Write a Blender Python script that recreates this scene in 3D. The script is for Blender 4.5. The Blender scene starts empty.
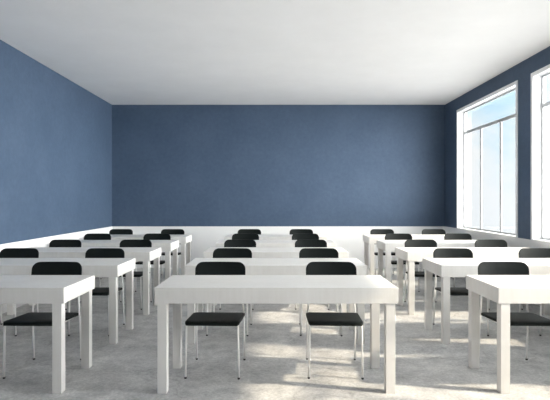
import bpy, bmesh, math
from mathutils import Vector, Matrix

SC = bpy.context.scene
COL = SC.collection

# ------------------------------------------------------------------ measures
H_CAM = 1.37
F_PX = 496.0
X_L, X_R = -3.286, 3.427          # inner faces of the side walls
Y_FAR, Y_NEAR = 10.0, -3.2
Z_CEIL = 3.29
Z_DADO = 0.838                    # top of the white dado, level of the window sills
WALL_T = 0.17
WIN_Z1 = 3.06
WINDOWS = [(6.995, 9.340), (4.280, 6.627), (2.150, 3.910), (0.350, 1.510)]  # last one is added, unseen, to light the desk fronts
T_W, T_D, T_H, T_TH = 1.72, 0.60, 0.75, 0.112
ROW0, PITCH = 3.5, 1.2

# ------------------------------------------------------------------ materials
def nodes(name):
    m = bpy.data.materials.new(name)
    m.use_nodes = True
    nt = m.node_tree
    b = nt.nodes["Principled BSDF"]
    return m, nt, b

def n(nt, kind, **kw):
    x = nt.nodes.new(kind)
    for k, v in kw.items():
        setattr(x, k, v)
    return x

def mapped(nt, scale=(1, 1, 1)):
    tc = n(nt, "ShaderNodeTexCoord")
    mp = n(nt, "ShaderNodeMapping")
    mp.inputs["Scale"].default_value = scale
    nt.links.new(tc.outputs["Object"], mp.inputs["Vector"])
    return mp.outputs["Vector"]

def noise(nt, vec, scale, detail=6, rough=0.6):
    x = n(nt, "ShaderNodeTexNoise")
    x.inputs["Scale"].default_value = scale
    x.inputs["Detail"].default_value = detail
    x.inputs["Roughness"].default_value = rough
    nt.links.new(vec, x.inputs["Vector"])
    return x.outputs["Fac"]

def ramp(nt, fac, stops):
    r = n(nt, "ShaderNodeValToRGB")
    e = r.color_ramp.elements
    while len(e) < len(stops):
        e.new(0.5)
    for i, (p, c) in enumerate(stops):
        e[i].position = p
        e[i].color = (*c, 1) if len(c) == 3 else c
    nt.links.new(fac, r.inputs["Fac"])
    return r.outputs["Color"]

def mixc(nt, a, b, fac=0.5, mode="MULTIPLY"):
    x = n(nt, "ShaderNodeMix", data_type="RGBA", blend_type=mode)
    x.inputs[0].default_value = fac
    nt.links.new(a, x.inputs[6])
    nt.links.new(b, x.inputs[7])
    return x.outputs[2]

def bump(nt, b, h, strength, dist=0.01):
    x = n(nt, "ShaderNodeBump")
    x.inputs["Strength"].default_value = strength
    x.inputs["Distance"].default_value = dist
    nt.links.new(h, x.inputs["Height"])
    nt.links.new(x.outputs["Normal"], b.inputs["Normal"])

def mat_blue():
    m, nt, b = nodes("blue_plaster")
    v = mapped(nt)
    n1 = noise(nt, v, 1.6, 8, 0.62)
    n2 = noise(nt, v, 14, 8, 0.7)
    c1 = ramp(nt, n1, [(0.3, (0.056, 0.092, 0.153)), (0.7, (0.073, 0.113, 0.181))])
    c2 = ramp(nt, n2, [(0.3, (0.80, 0.80, 0.81)), (0.7, (1, 1, 1))])
    nt.links.new(mixc(nt, c1, c2, 1.0), b.inputs["Base Color"])
    b.inputs["Roughness"].default_value = 0.62
    b.inputs["Specular IOR Level"].default_value = 0.35
    bump(nt, b, n2, 0.35, 0.006)
    return m

def mat_white_wall(name, col=(0.86, 0.86, 0.86)):
    m, nt, b = nodes(name)
    v = mapped(nt)
    n1 = noise(nt, v, 2.2, 7, 0.6)
    c = ramp(nt, n1, [(0.3, tuple(x * 0.96 for x in col)), (0.7, col)])
    nt.links.new(c, b.inputs["Base Color"])
    b.inputs["Roughness"].default_value = 0.8
    bump(nt, b, noise(nt, v, 30, 6, 0.6), 0.15, 0.004)
    return m

def mat_floor():
    m, nt, b = nodes("grey_concrete")
    v = mapped(nt)
    big = noise(nt, v, 0.9, 8, 0.62)
    mid = noise(nt, v, 9.0, 10, 0.72)
    fine = noise(nt, v, 42, 8, 0.75)
    c1 = ramp(nt, big, [(0.28, (0.50, 0.50, 0.505)), (0.72, (0.61, 0.61, 0.61))])
    c2 = ramp(nt, mid, [(0.34, (0.74, 0.74, 0.75)), (0.5, (0.93, 0.93, 0.93)), (0.72, (1.12, 1.11, 1.10))])
    c3 = ramp(nt, fine, [(0.36, (0.70, 0.70, 0.71)), (0.60, (1.06, 1.06, 1.05))])
    blot = noise(nt, v, 3.6, 6, 0.55)
    c5 = ramp(nt, blot, [(0.36, (0.84, 0.84, 0.85)), (0.52, (1.0, 1.0, 1.0)), (0.66, (1.09, 1.09, 1.08))])
    # thin hairline cracks and trowel marks
    w = n(nt, "ShaderNodeTexNoise")
    w.inputs["Scale"].default_value = 1.7
    w.inputs["Detail"].default_value = 8
    nt.links.new(v, w.inputs["Vector"])
    vo = n(nt, "ShaderNodeTexVoronoi", feature="DISTANCE_TO_EDGE")
    vo.inputs["Scale"].default_value = 0.8
    add = n(nt, "ShaderNodeVectorMath", operation="ADD")
    nt.links.new(v, add.inputs[0])
    nt.links.new(w.outputs["Color"], add.inputs[1])
    nt.links.new(add.outputs[0], vo.inputs["Vector"])
    c4 = ramp(nt, vo.outputs["Distance"], [(0.0, (0.80, 0.80, 0.80)), (0.012, (1, 1, 1))])
    c = mixc(nt, mixc(nt, mixc(nt, mixc(nt, c1, c2, 1.0), c3, 1.0), c4, 1.0), c5, 1.0)
    nt.links.new(c, b.inputs["Base Color"])
    b.inputs["Roughness"].default_value = 0.5
    b.inputs["Specular IOR Level"].default_value = 0.35
    bump(nt, b, mid, 0.12, 0.006)
    return m

def mat_desk():
    m, nt, b = nodes("whitewashed_wood")
    v = mapped(nt)
    n1 = noise(nt, v, 3.0, 8, 0.6)
    g = noise(nt, mapped(nt, (38, 38, 2.4)), 1.0, 6, 0.65)
    c1 = ramp(nt, n1, [(0.3, (0.70, 0.688, 0.67)), (0.7, (0.76, 0.75, 0.735))])
    c2 = ramp(nt, g, [(0.3, (0.955, 0.95, 0.942)), (0.65, (1, 1, 1))])
    nt.links.new(mixc(nt, c1, c2, 1.0), b.inputs["Base Color"])
    b.inputs["Roughness"].default_value = 0.42
    bump(nt, b, g, 0.06, 0.002)
    return m

def mat_black():
    m, nt, b = nodes("black_shell")
    v = mapped(nt)
    n1 = noise(nt, v, 60, 5, 0.6)
    c = ramp(nt, n1, [(0.3, (0.0042, 0.0066, 0.0068)), (0.7, (0.0062, 0.0092, 0.0094))])
    nt.links.new(c, b.inputs["Base Color"])
    b.inputs["Roughness"].default_value = 0.55
    b.inputs["Specular IOR Level"].default_value = 0.20
    bump(nt, b, n1, 0.06, 0.001)
    return m

def mat_simple(name, col, rough, metal=0.0):
    m, nt, b = nodes(name)
    v = mapped(nt)
    c = ramp(nt, noise(nt, v, 25, 4, 0.5), [(0.3, tuple(x * 0.95 for x in col)), (0.7, col)])
    nt.links.new(c, b.inputs["Base Color"])
    b.inputs["Roughness"].default_value = rough
    b.inputs["Metallic"].default_value = metal
    return m

def mat_glass():
    m = bpy.data.materials.new("clear_glass")
    m.use_nodes = True
    nt = m.node_tree
    nt.nodes.remove(nt.nodes["Principled BSDF"])
    out = nt.nodes["Material Output"]
    tr = n(nt, "ShaderNodeBsdfTransparent")
    tr.inputs[0].default_value = (0.97, 0.985, 0.985, 1)
    gl = n(nt, "ShaderNodeBsdfGlossy")
    gl.inputs["Roughness"].default_value = 0.02
    mx = n(nt, "ShaderNodeMixShader")
    lw = n(nt, "ShaderNodeLayerWeight")
    lw.inputs["Blend"].default_value = 0.5
    pw = n(nt, "ShaderNodeMath", operation="POWER")
    pw.inputs[1].default_value = 5.0
    nt.links.new(lw.outputs["Facing"], pw.inputs[0])
    ad = n(nt, "ShaderNodeMath", operation="MULTIPLY_ADD")
    ad.inputs[1].default_value = 0.5
    ad.inputs[2].default_value = 0.02
    nt.links.new(pw.outputs[0], ad.inputs[0])
    nt.links.new(ad.outputs[0], mx.inputs[0])
    nt.links.new(tr.outputs[0], mx.inputs[1])
    nt.links.new(gl.outputs[0], mx.inputs[2])
    nt.links.new(mx.outputs[0], out.inputs["Surface"])
    return m

BLUE = mat_blue()
DADO = mat_white_wall("white_plaster", (0.80, 0.80, 0.80))
CEIL = mat_white_wall("white_ceiling", (0.88, 0.88, 0.885))
FLOOR = mat_floor()
DESK = mat_desk()
BLACK = mat_black()
STEEL = mat_simple("pale_satin_steel", (0.90, 0.90, 0.89), 0.30, 0.05)
RUBBER = mat_simple("dark_rubber", (0.045, 0.045, 0.045), 0.7)
SASH = mat_simple("light_grey_sash", (0.46, 0.47, 0.49), 0.5)
FRAME = mat_simple("white_window_paint", (0.84, 0.85, 0.87), 0.45)
GLASS = mat_glass()

# ------------------------------------------------------------------ mesh helpers
def box(bm, a, b):
    (x0, y0, z0), (x1, y1, z1) = a, b
    r = bmesh.ops.create_cube(bm, size=1.0)
    bmesh.ops.scale(bm, vec=(x1 - x0, y1 - y0, z1 - z0), verts=r["verts"])
    bmesh.ops.translate(bm, vec=((x0 + x1) / 2, (y0 + y1) / 2, (z0 + z1) / 2), verts=r["verts"])

def tube(bm, pts, r, seg=12, radii=None):
    pts = [Vector(p) for p in pts]
    rings = []
    for i, p in enumerate(pts):
        d = (pts[min(i + 1, len(pts) - 1)] - pts[max(i - 1, 0)]).normalized()
        ref = Vector((1, 0, 0)) if abs(d.x) < 0.9 else Vector((0, 1, 0))
        u = d.cross(ref).normalized()
        w = d.cross(u).normalized()
        rr = radii[i] if radii else r
        rings.append([bm.verts.new(p + (u * math.cos(2 * math.pi * k / seg) + w * math.sin(2 * math.pi * k / seg)) * rr)
                      for k in range(seg)])
    for a, b in zip(rings, rings[1:]):
        for k in range(seg):
            bm.faces.new((a[k], a[(k + 1) % seg], b[(k + 1) % seg], b[k]))
    bm.faces.new(list(reversed(rings[0])))
    bm.faces.new(rings[-1])
    bmesh.ops.recalc_face_normals(bm, faces=bm.faces[:])

def obj(name, bm, mat, parent=None, smooth=False, bevel=0.0, subsurf=0):
    me = bpy.data.meshes.new(name)
    bm.normal_update()
    bm.to_mesh(me)
    bm.free()
    me.materials.append(mat)
    if smooth:
        for p in me.polygons:
            p.use_smooth = True
    o = bpy.data.objects.new(name, me)
    COL.objects.link(o)
    if parent:
        o.parent = parent
    if bevel:
        md = o.modifiers.new("bevel", "BEVEL")
        md.width = bevel
        md.segments = 2
        md.limit_method = "ANGLE"
    if subsurf:
        md = o.modifiers.new("subsurf", "SUBSURF")
        md.levels = md.render_levels = subsurf
    return o

def thing(name, loc):
    o = bpy.data.objects.new(name, None)
    o.empty_display_size = 0.1
    o.location = loc
    COL.objects.link(o)
    return o

def copy_tree(o, parent=None):
    c = o.copy()
    COL.objects.link(c)
    if parent:
        c.parent = parent
    for ch in list(o.children):
        copy_tree(ch, c)
    return c

def struct(name, bm, mat, **kw):
    o = obj(name, bm, mat, **kw)
    o["kind"] = "structure"
    return o

def said(o, label, cat):
    o["label"] = label
    o["category"] = cat
    return o

# ------------------------------------------------------------------ room shell
X_OUT = X_R + WALL_T
bm = bmesh.new(); box(bm, (X_L - 0.2, Y_NEAR - 0.2, -0.15), (X_OUT, Y_FAR + 0.2, 0.0))
said(struct("floor", bm, FLOOR), "grey mottled concrete floor under all the desks", "floor")
bm = bmesh.new(); box(bm, (X_L - 0.2, Y_NEAR - 0.2, Z_CEIL), (X_OUT, Y_FAR + 0.2, Z_CEIL + 0.2))
said(struct("ceiling", bm, CEIL), "plain white ceiling over the whole room", "ceiling")
bm = bmesh.new(); box(bm, (X_L - 0.2, Y_NEAR - 0.2, 0), (X_L, Y_FAR + 0.2, Z_CEIL))
said(struct("wall_left", bm, BLUE), "windowless blue plaster wall on the left side", "wall")
bm = bmesh.new(); box(bm, (X_L, Y_FAR, 0), (X_R, Y_FAR + 0.2, Z_CEIL))
said(struct("wall_far", bm, BLUE), "blue plaster wall at the far end of the room", "wall")
bm = bmesh.new(); box(bm, (X_L, Y_NEAR - 0.2, 0), (X_R, Y_NEAR, Z_CEIL))
said(struct("wall_near", bm, CEIL), "plain white wall behind the viewer", "wall")

# the wall with the windows: strip below, strip above and the piers between, one mesh
bm = bmesh.new()
box(bm, (X_R, Y_NEAR - 0.2, 0), (X_OUT, Y_FAR + 0.2, Z_DADO))
box(bm, (X_R, Y_NEAR - 0.2, WIN_Z1), (X_OUT, Y_FAR + 0.2, Z_CEIL))
ys = [Y_NEAR - 0.2] + [y for w in sorted(WINDOWS) for y in w] + [Y_FAR + 0.2]
for a, b in zip(ys[0::2], ys[1::2]):
    box(bm, (X_R, a, Z_DADO), (X_OUT, b, WIN_Z1))
said(struct("wall_right", bm, BLUE), "blue plaster wall holding the tall windows on the right", "wall")

# white dado along the foot of the walls
D = 0.006
bm = bmesh.new(); box(bm, (X_L, Y_NEAR, 0), (X_L + D, Y_FAR, Z_DADO))
said(struct("trim_1", bm, DADO), "white dado below the blue left wall", "dado")
bm = bmesh.new(); box(bm, (X_L + D, Y_FAR - D, 0), (X_R - D, Y_FAR, Z_DADO))
said(struct("trim_2", bm, DADO), "white dado below the blue far wall", "dado")
bm = bmesh.new(); box(bm, (X_R - D, Y_NEAR, 0), (X_R, Y_FAR, Z_DADO))
said(struct("trim_3", bm, DADO), "white dado below the windows", "dado")

# ------------------------------------------------------------------ windows
def window(i, y0, y1, label):
    root = thing("window_%d" % i, (X_R, (y0 + y1) / 2, Z_DADO))
    root["kind"] = "structure"
    said(root, label, "window")
    L = Matrix.Translation(-root.location)
    def put(name, bm, mat, **kw):
        bmesh.ops.transform(bm, matrix=L, verts=bm.verts[:])
        return obj(name, bm, mat, root, **kw)
    c = 0.052                                   # casing width around the opening
    g = X_R + 0.112                              # plane of the frame
    # casing lines the reveal and shows a narrow face on the room side
    bm = bmesh.new()
    box(bm, (X_R - 0.012, y0, Z_DADO), (X_R + 0.012, y0 + c, WIN_Z1))
    box(bm, (X_R - 0.012, y1 - c, Z_DADO), (X_R + 0.012, y1, WIN_Z1))
    box(bm, (X_R - 0.012, y0 + c, WIN_Z1 - c), (X_R + 0.012, y1 - c, WIN_Z1))
    put("casing", bm, FRAME, bevel=0.002)
    bm = bmesh.new()
    box(bm, (X_R + 0.012, y0, Z_DADO), (X_OUT, y0 + c * 0.8, WIN_Z1))
    box(bm, (X_R + 0.012, y1 - c * 0.8, Z_DADO), (X_OUT, y1, WIN_Z1))
    box(bm, (X_R + 0.012, y0 + c * 0.8, WIN_Z1 - c * 0.8), (X_OUT, y1 - c * 0.8, WIN_Z1))
    put("reveal", bm, FRAME)
    bm = bmesh.new()
    box(bm, (X_R - 0.006, y0 + c, Z_DADO), (X_OUT + 0.03, y1 - c, Z_DADO + 0.012))
    put("sill", bm, DADO, bevel=0.002)
    a, b = y0 + c * 0.8, y1 - c * 0.8
    z0, z1 = Z_DADO + 0.012, WIN_Z1 - c * 0.8
    zt = 2.62
    f = 0.026
    bm = bmesh.new()
    box(bm, (g, a, z0), (g + 0.02, a + f, z1))
    box(bm, (g, b - f, z0), (g + 0.02, b, z1))
    box(bm, (g, a + f, z0), (g + 0.02, b - f, z0 + f))
    box(bm, (g, a + f, z1 - f), (g + 0.02, b - f, z1))
    put("frame", bm, SASH, bevel=0.003)
    bm = bmesh.new(); box(bm, (g, a + f, zt - 0.026), (g + 0.02, b - f, zt + 0.026))
    put("transom", bm, SASH, bevel=0.003)
    w = (b - a) / 3
    for k in (1, 2):
        y = a + w * k
        bm = bmesh.new(); box(bm, (g, y - 0.024, z0 + f), (g + 0.02, y + 0.024, zt - 0.026))
        put("mullion", bm, SASH, bevel=0.003)
    gx0, gx1 = g + 0.008, g + 0.013
    bm = bmesh.new(); box(bm, (gx0, a + f, zt + 0.026), (gx1, b - f, z1 - f))
    put("pane", bm, GLASS)
    edges = [a + f, a + w - 0.024, a + w + 0.024, a + 2 * w - 0.024, a + 2 * w + 0.024, b - f]
    for k in (0, 2, 4):
        bm = bmesh.new(); box(bm, (gx0, edges[k], z0 + f), (gx1, edges[k + 1], zt - 0.026))
        put("pane", bm, GLASS)

WL = ["white framed window with three tall panes nearest the far corner",
      "white framed window cut by the right edge of the picture",
      "white framed window out of view beside the front row of desks",
      "white framed window added out of view beside the viewer to light desk fronts"]
for i, (y0, y1) in enumerate(WINDOWS):
    window(i + 1, y0, y1, WL[i])

# ------------------------------------------------------------------ desk
def make_desk():
    r = thing("desk", (0, 0, 0))                # origin: middle of the front edge on the floor
    bm = bmesh.new()
    box(bm, (-T_W / 2, 0, T_H - T_TH), (T_W / 2, T_D, T_H))
    obj("tabletop", bm, DESK, r, bevel=0.0025)
    s, ix, iy = 0.066, 0.019, 0.005
    for sx in (-1, 1):
        for yy in (iy, T_D - iy - s):
            xa = sx * (T_W / 2 - ix)
            xb = xa - sx * s
            bm = bmesh.new()
            box(bm, (min(xa, xb), yy, 0), (max(xa, xb), yy + s, T_H - T_TH))
            obj("leg", bm, DESK, r, bevel=0.002)
    return r

# ------------------------------------------------------------------ chair
def make_chair():
    r = thing("chair", (0, 0, 0))               # origin below the middle of the backrest side; sits facing -Y
    # local y: 0 = desk's front edge, so front feet 0.30, rear feet 0.755
    # seat: moulded shell, dished, with a front edge that rolls down
    bm = bmesh.new()
    NX, NY = 16, 16
    th = 0.022
    def seat_pt(u, v, top):
        # u -1..1 across, v 0..1 front to back
        hw = 0.209 + 0.010 * v
        y = 0.272 + 0.425 * v
        # rounded plan corners
        cr = 0.03
        fv = min(v, 1 - v) * 0.425
        if fv < cr:
            hw -= cr - math.sqrt(max(cr * cr - (cr - fv) ** 2, 0)) if v > 0.5 else 0.45 * (cr - math.sqrt(max(cr * cr - (cr - fv) ** 2, 0)))
        z = 0.442 - 0.022 * v - 0.007 * (1 - u * u) * math.sin(math.pi * min(1, v * 1.1))
        if v < 0.12:
            z -= 0.010 * ((0.12 - v) / 0.12) ** 2
        return Vector((u * hw, y, z if top else z - th))
    grid = {}
    for top in (0, 1):
        for i in range(NX + 1):
            for j in range(NY + 1):
                grid[top, i, j] = bm.verts.new(seat_pt(-1 + 2 * i / NX, j / NY, top))
    for i in range(NX):
        for j in range(NY):
            bm.faces.new([grid[1, i, j], grid[1, i + 1, j], grid[1, i + 1, j + 1], grid[1, i, j + 1]])
            bm.faces.new([grid[0, i, j], grid[0, i, j + 1], grid[0, i + 1, j + 1], grid[0, i + 1, j]])
    for i in range(NX):
        bm.faces.new([grid[0, i, 0], grid[0, i + 1, 0], grid[1, i + 1, 0], grid[1, i, 0]])
        bm.faces.new([grid[1, i, NY], grid[1, i + 1, NY], grid[0, i + 1, NY], grid[0, i, NY]])
    for j in range(NY):
        bm.faces.new([grid[1, 0, j], grid[1, 0, j + 1], grid[0, 0, j + 1], grid[0, 0, j]])
        bm.faces.new([grid[0, NX, j], grid[0, NX, j + 1], grid[1, NX, j + 1], grid[1, NX, j]])
    bmesh.ops.recalc_face_normals(bm, faces=bm.faces[:])
    obj("seat", bm, BLACK, r, smooth=True, bevel=0.005)

    # backrest: curved plate, rounded corners, leaning back a little
    bm = bmesh.new()
    zb, zt, hw, cr = 0.565, 0.838, 0.215, 0.062
    outline = []
    def arc(cx, cz, a0, a1):
        for k in range(9):
            a = math.radians(a0 + (a1 - a0) * k / 8)
            outline.append((cx + cr * math.cos(a), cz + cr * math.sin(a)))
    arc(hw - cr, zt - cr, 0, 90)
    for k in range(1, 12):
        outline.append((hw - cr - (2 * (hw - cr)) * k / 12, zt))
    arc(-hw + cr, zt - cr, 90, 180)
    arc(-hw + cr, zb + cr, 180, 270)
    for k in range(1, 12):
        outline.append((-hw + cr + (2 * (hw - cr)) * k / 12, zb))
    arc(hw - cr, zb + cr, 270, 360)
    def bend(x, z, back):
        y = 0.730 + 0.040 * (z - zb) / (zt - zb) - 0.028 * (x / hw) ** 2
        return Vector((x, y + (0.014 if back else 0.0), z))
    # fill as strips between the left and right halves of the outline
    N = len(outline)
    zs = sorted({round(p[1], 5) for p in outline})
    def half(z):
        if z > zt - cr:
            return hw - cr + math.sqrt(max(cr * cr - (z - (zt - cr)) ** 2, 0))
        if z < zb + cr:
            return hw - cr + math.sqrt(max(cr * cr - ((zb + cr) - z) ** 2, 0))
        return hw
    zs = [zb + cr - cr * math.cos(math.radians(a)) for a in range(0, 91, 10)] + \
         [zb + cr + (zt - zb - 2 * cr) * k / 6 for k in range(1, 6)] + \
         [zt - cr + cr * math.sin(math.radians(a)) for a in range(0, 91, 10)]
    M = 20
    rows = {}
    for back in (0, 1):
        for j, z in enumerate(zs):
            h = half(z)
            for i in range(M + 1):
                rows[back, j, i] = bm.verts.new(bend(-h + 2 * h * i / M, z, back))
    J = len(zs) - 1
    for j in range(J):
        for i in range(M):
            bm.faces.new([rows[0, j, i], rows[0, j, i + 1], rows[0, j + 1, i + 1], rows[0, j + 1, i]])
            bm.faces.new([rows[1, j, i], rows[1, j + 1, i], rows[1, j + 1, i + 1], rows[1, j, i + 1]])
        bm.faces.new([rows[0, j, 0], rows[0, j + 1, 0], rows[1, j + 1, 0], rows[1, j, 0]])
        bm.faces.new([rows[0, j, M], rows[1, j, M], rows[1, j + 1, M], rows[0, j + 1, M]])
    for i in range(M):
        bm.faces.new([rows[0, 0, i], rows[1, 0, i], rows[1, 0, i + 1], rows[0, 0, i + 1]])
        bm.faces.new([rows[0, J, i], rows[0, J, i + 1], rows[1, J, i + 1], rows[1, J, i]])
    bmesh.ops.recalc_face_normals(bm, faces=bm.faces[:])
    obj("backrest", bm, BLACK, r, smooth=True, bevel=0.004)

    R = 0.0078
    for sx in (-1, 1):
        # front leg
        bm = bmesh.new()
        tube(bm, [(sx * 0.205, 0.300, 0.012), (sx * 0.200, 0.298, 0.30), (sx * 0.199, 0.298, 0.395), (sx * 0.195, 0.306, 0.411)], R)
        lg = obj("leg", bm, STEEL, r, smooth=True)
        bm = bmesh.new()
        tube(bm, [(sx * 0.205, 0.300, 0.0), (sx * 0.205, 0.300, 0.013)], 0.0095)
        obj("rubber_foot", bm, RUBBER, lg, smooth=False)
        # rear leg, one tube with the post that carries the backrest
        bm = bmesh.new()
        tube(bm, [(sx * 0.205, 0.755, 0.012), (sx * 0.203, 0.733, 0.30), (sx * 0.200, 0.725, 0.41)], R)
        lg = obj("leg", bm, STEEL, r, smooth=True)
        bm = bmesh.new()
        tube(bm, [(sx * 0.205, 0.755, 0.0), (sx * 0.205, 0.753, 0.013)], 0.0095)
        obj("rubber_foot", bm, RUBBER, lg, smooth=False)
        bm = bmesh.new()
        tube(bm, [(sx * 0.200, 0.725, 0.405), (sx * 0.196, 0.724, 0.47), (sx * 0.188, 0.734, 0.56), (sx * 0.180, 0.752, 0.66), (sx * 0.178, 0.758, 0.70)], R)
        obj("back_post", bm, STEEL, r, smooth=True)
        # rail below the edge of the seat
        bm = bmesh.new()
        tube(bm, [(sx * 0.196, 0.304, 0.411), (sx * 0.198, 0.5, 0.400), (sx * 0.200, 0.725, 0.402)], R * 0.9)
        obj("seat_rail", bm, STEEL, r, smooth=True)
    bm = bmesh.new()
    tube(bm, [(-0.196, 0.55, 0.397), (0.196, 0.55, 0.397)], R * 0.8)
    obj("cross_bar", bm, STEEL, r, smooth=True)
    return r

ROWS = ["nearest row", "second nearest row", "middle row", "second farthest row", "farthest row"]
COLS = [(-2.350, (-2.806, -1.865), "left column", "along the windowless blue wall"),
        (0.0095, (-0.4676, 0.4790), "middle column", "between the two aisles"),
        (2.437, (1.936, 2.876), "right column", "beside the windows")]
desk0 = make_desk()
chair0 = make_chair()
first_d = first_c = True
for ci, (xc, xs, cname, where) in enumerate(COLS):
    for k in range(5):
        y = ROW0 + PITCH * k
        d = desk0 if first_d else copy_tree(desk0)
        first_d = False
        d.location = (xc, y, 0)
        said(d, "white thick-topped wooden desk, %s of the %s %s" % (ROWS[k], cname, where), "desk")
        d["group"] = "white classroom desks"
        for si, x in enumerate(xs):
            if (ci, k, si) in ((0, 0, 0), (2, 0, 1)):
                continue                        # wholly outside the picture
            c = chair0 if first_c else copy_tree(chair0)
            first_c = False
            c.location = (x, y, 0)
            if ci < 2:                          # these chairs stand turned by a hair
                a = math.radians(-1.9 if ci == 1 else -1.2)
                c.rotation_euler = (0, 0, a)
                c.location = (x + 0.72 * math.sin(a), y + 0.72 * (1 - math.cos(a)), 0)
            if k == 0 and ci != 1:
                pos = "only one seen"
            else:
                pos = "left of two" if si == 0 else "right of two"
            said(c, "black chair, %s at the desk in the %s, %s" % (pos, ROWS[k], cname), "chair")
            c["group"] = "black chairs behind the desks"

# ------------------------------------------------------------------ daylight
BASE, SIDE_GLOW, SUN_GLOW, GROUND = 0.31, 7.4, 0.5, 3.1
cot_x, cot_y = 1.25, 0.30
to_sun = Vector((cot_x, -cot_y, 1.0)).normalized()
sun = bpy.data.lights.new("sun", "SUN")
sun.energy = 2.0
sun.color = (1.0, 0.84, 0.64)
sun.angle = math.radians(1.9)
so = bpy.data.objects.new("sun", sun)
so.rotation_euler = to_sun.to_track_quat("Z", "Y").to_euler()
so.location = (12, -3, 9)
COL.objects.link(so)

w = bpy.data.worlds.new("sky")
SC.world = w
w.use_nodes = True
nt = w.node_tree
bg = nt.nodes["Background"]
tc = n(nt, "ShaderNodeTexCoord")
D3 = tc.outputs["Generated"]
sep = n(nt, "ShaderNodeSeparateXYZ")
nt.links.new(D3, sep.inputs[0])
# clouds over pale blue
mp = n(nt, "ShaderNodeMapping")
mp.inputs["Scale"].default_value = (1.0, 1.0, 2.0)
nt.links.new(D3, mp.inputs["Vector"])
cl = noise(nt, mp.outputs["Vector"], 4.5, 6, 0.55)
cloud = ramp(nt, cl, [(0.40, (0.60, 0.84, 1.0)), (0.58, (1.0, 1.0, 1.0))])
# haze towards the horizon
hz = n(nt, "ShaderNodeMapRange")
hz.inputs[1].default_value = -0.02
hz.inputs[2].default_value = 0.12
nt.links.new(sep.outputs["Z"], hz.inputs[0])
mh = n(nt, "ShaderNodeMix", data_type="RGBA")
nt.links.new(hz.outputs[0], mh.inputs[0])
mh.inputs[6].default_value = (0.95, 0.97, 1.0, 1)
nt.links.new(cloud, mh.inputs[7])
base = n(nt, "ShaderNodeVectorMath", operation="SCALE")
nt.links.new(mh.outputs[2], base.inputs[0])
base.inputs["Scale"].default_value = BASE
# glow added to the sky on the sun's side to light the room
def glow(direction, power, amount):
    dot = n(nt, "ShaderNodeVectorMath", operation="DOT_PRODUCT")
    nt.links.new(D3, dot.inputs[0])
    dot.inputs[1].default_value = direction
    mx = n(nt, "ShaderNodeMath", operation="MAXIMUM"); mx.inputs[1].default_value = 0.0
    nt.links.new(dot.outputs["Value"], mx.inputs[0])
    pw = n(nt, "ShaderNodeMath", operation="POWER"); pw.inputs[1].default_value = power
    nt.links.new(mx.outputs[0], pw.inputs[0])
    ma = n(nt, "ShaderNodeMath", operation="MULTIPLY"); ma.inputs[1].default_value = amount
    nt.links.new(pw.outputs[0], ma.inputs[0])
    v = n(nt, "ShaderNodeVectorMath", operation="SCALE")
    v.inputs[0].default_value = (1.0, 0.975, 0.94)
    nt.links.new(ma.outputs[0], v.inputs["Scale"])
    return v.outputs[0]
def plus(a, b):
    v = n(nt, "ShaderNodeVectorMath", operation="ADD")
    nt.links.new(a, v.inputs[0]); nt.links.new(b, v.inputs[1])
    return v.outputs[0]
side = Vector((1.0, -0.28, 0)).normalized()
total = plus(plus(base.outputs[0], glow(side, 3.5, SIDE_GLOW)), glow(to_sun, 3.0, SUN_GLOW))
# sunlit ground below, brightened to light the ceiling, only haze close to the horizon
gr = n(nt, "ShaderNodeMapRange")
gr.inputs[1].default_value = -0.09
gr.inputs[2].default_value = -0.16
nt.links.new(sep.outputs["Z"], gr.inputs[0])
near = n(nt, "ShaderNodeMapRange")               # ground glow dimmed at steep angles, to avoid a hot spot on the ceiling
near.inputs[1].default_value = -0.20
near.inputs[2].default_value = -0.50
near.inputs[3].default_value = GROUND
near.inputs[4].default_value = GROUND * 0.15
nt.links.new(sep.outputs["Z"], near.inputs[0])
mg = n(nt, "ShaderNodeMix", data_type="RGBA")
nt.links.new(gr.outputs[0], mg.inputs[0])
nt.links.new(total, mg.inputs[6])
nt.links.new(near.outputs[0], mg.inputs[7])
nt.links.new(mg.outputs[2], bg.inputs["Color"])
bg.inputs["Strength"].default_value = 1.0

# ------------------------------------------------------------------ camera and view
cam = bpy.data.cameras.new("camera")
cam.sensor_width = 36.0
cam.lens = F_PX / 550.0 * 36.0
cam.clip_start = 0.05
co = bpy.data.objects.new("camera", cam)
co.location = (0, 0, H_CAM)
co.rotation_euler = (math.radians(90), 0, 0)
COL.objects.link(co)
SC.camera = co
SC.cycles.max_bounces = 12
SC.cycles.diffuse_bounces = 8
SC.cycles.transparent_max_bounces = 16
SC.view_settings.view_transform = "Standard"
SC.view_settings.look = "None"
SC.view_settings.gamma = 1.0
SC.view_settings.use_curve_mapping = False
SC.view_settings.exposure = 1.83
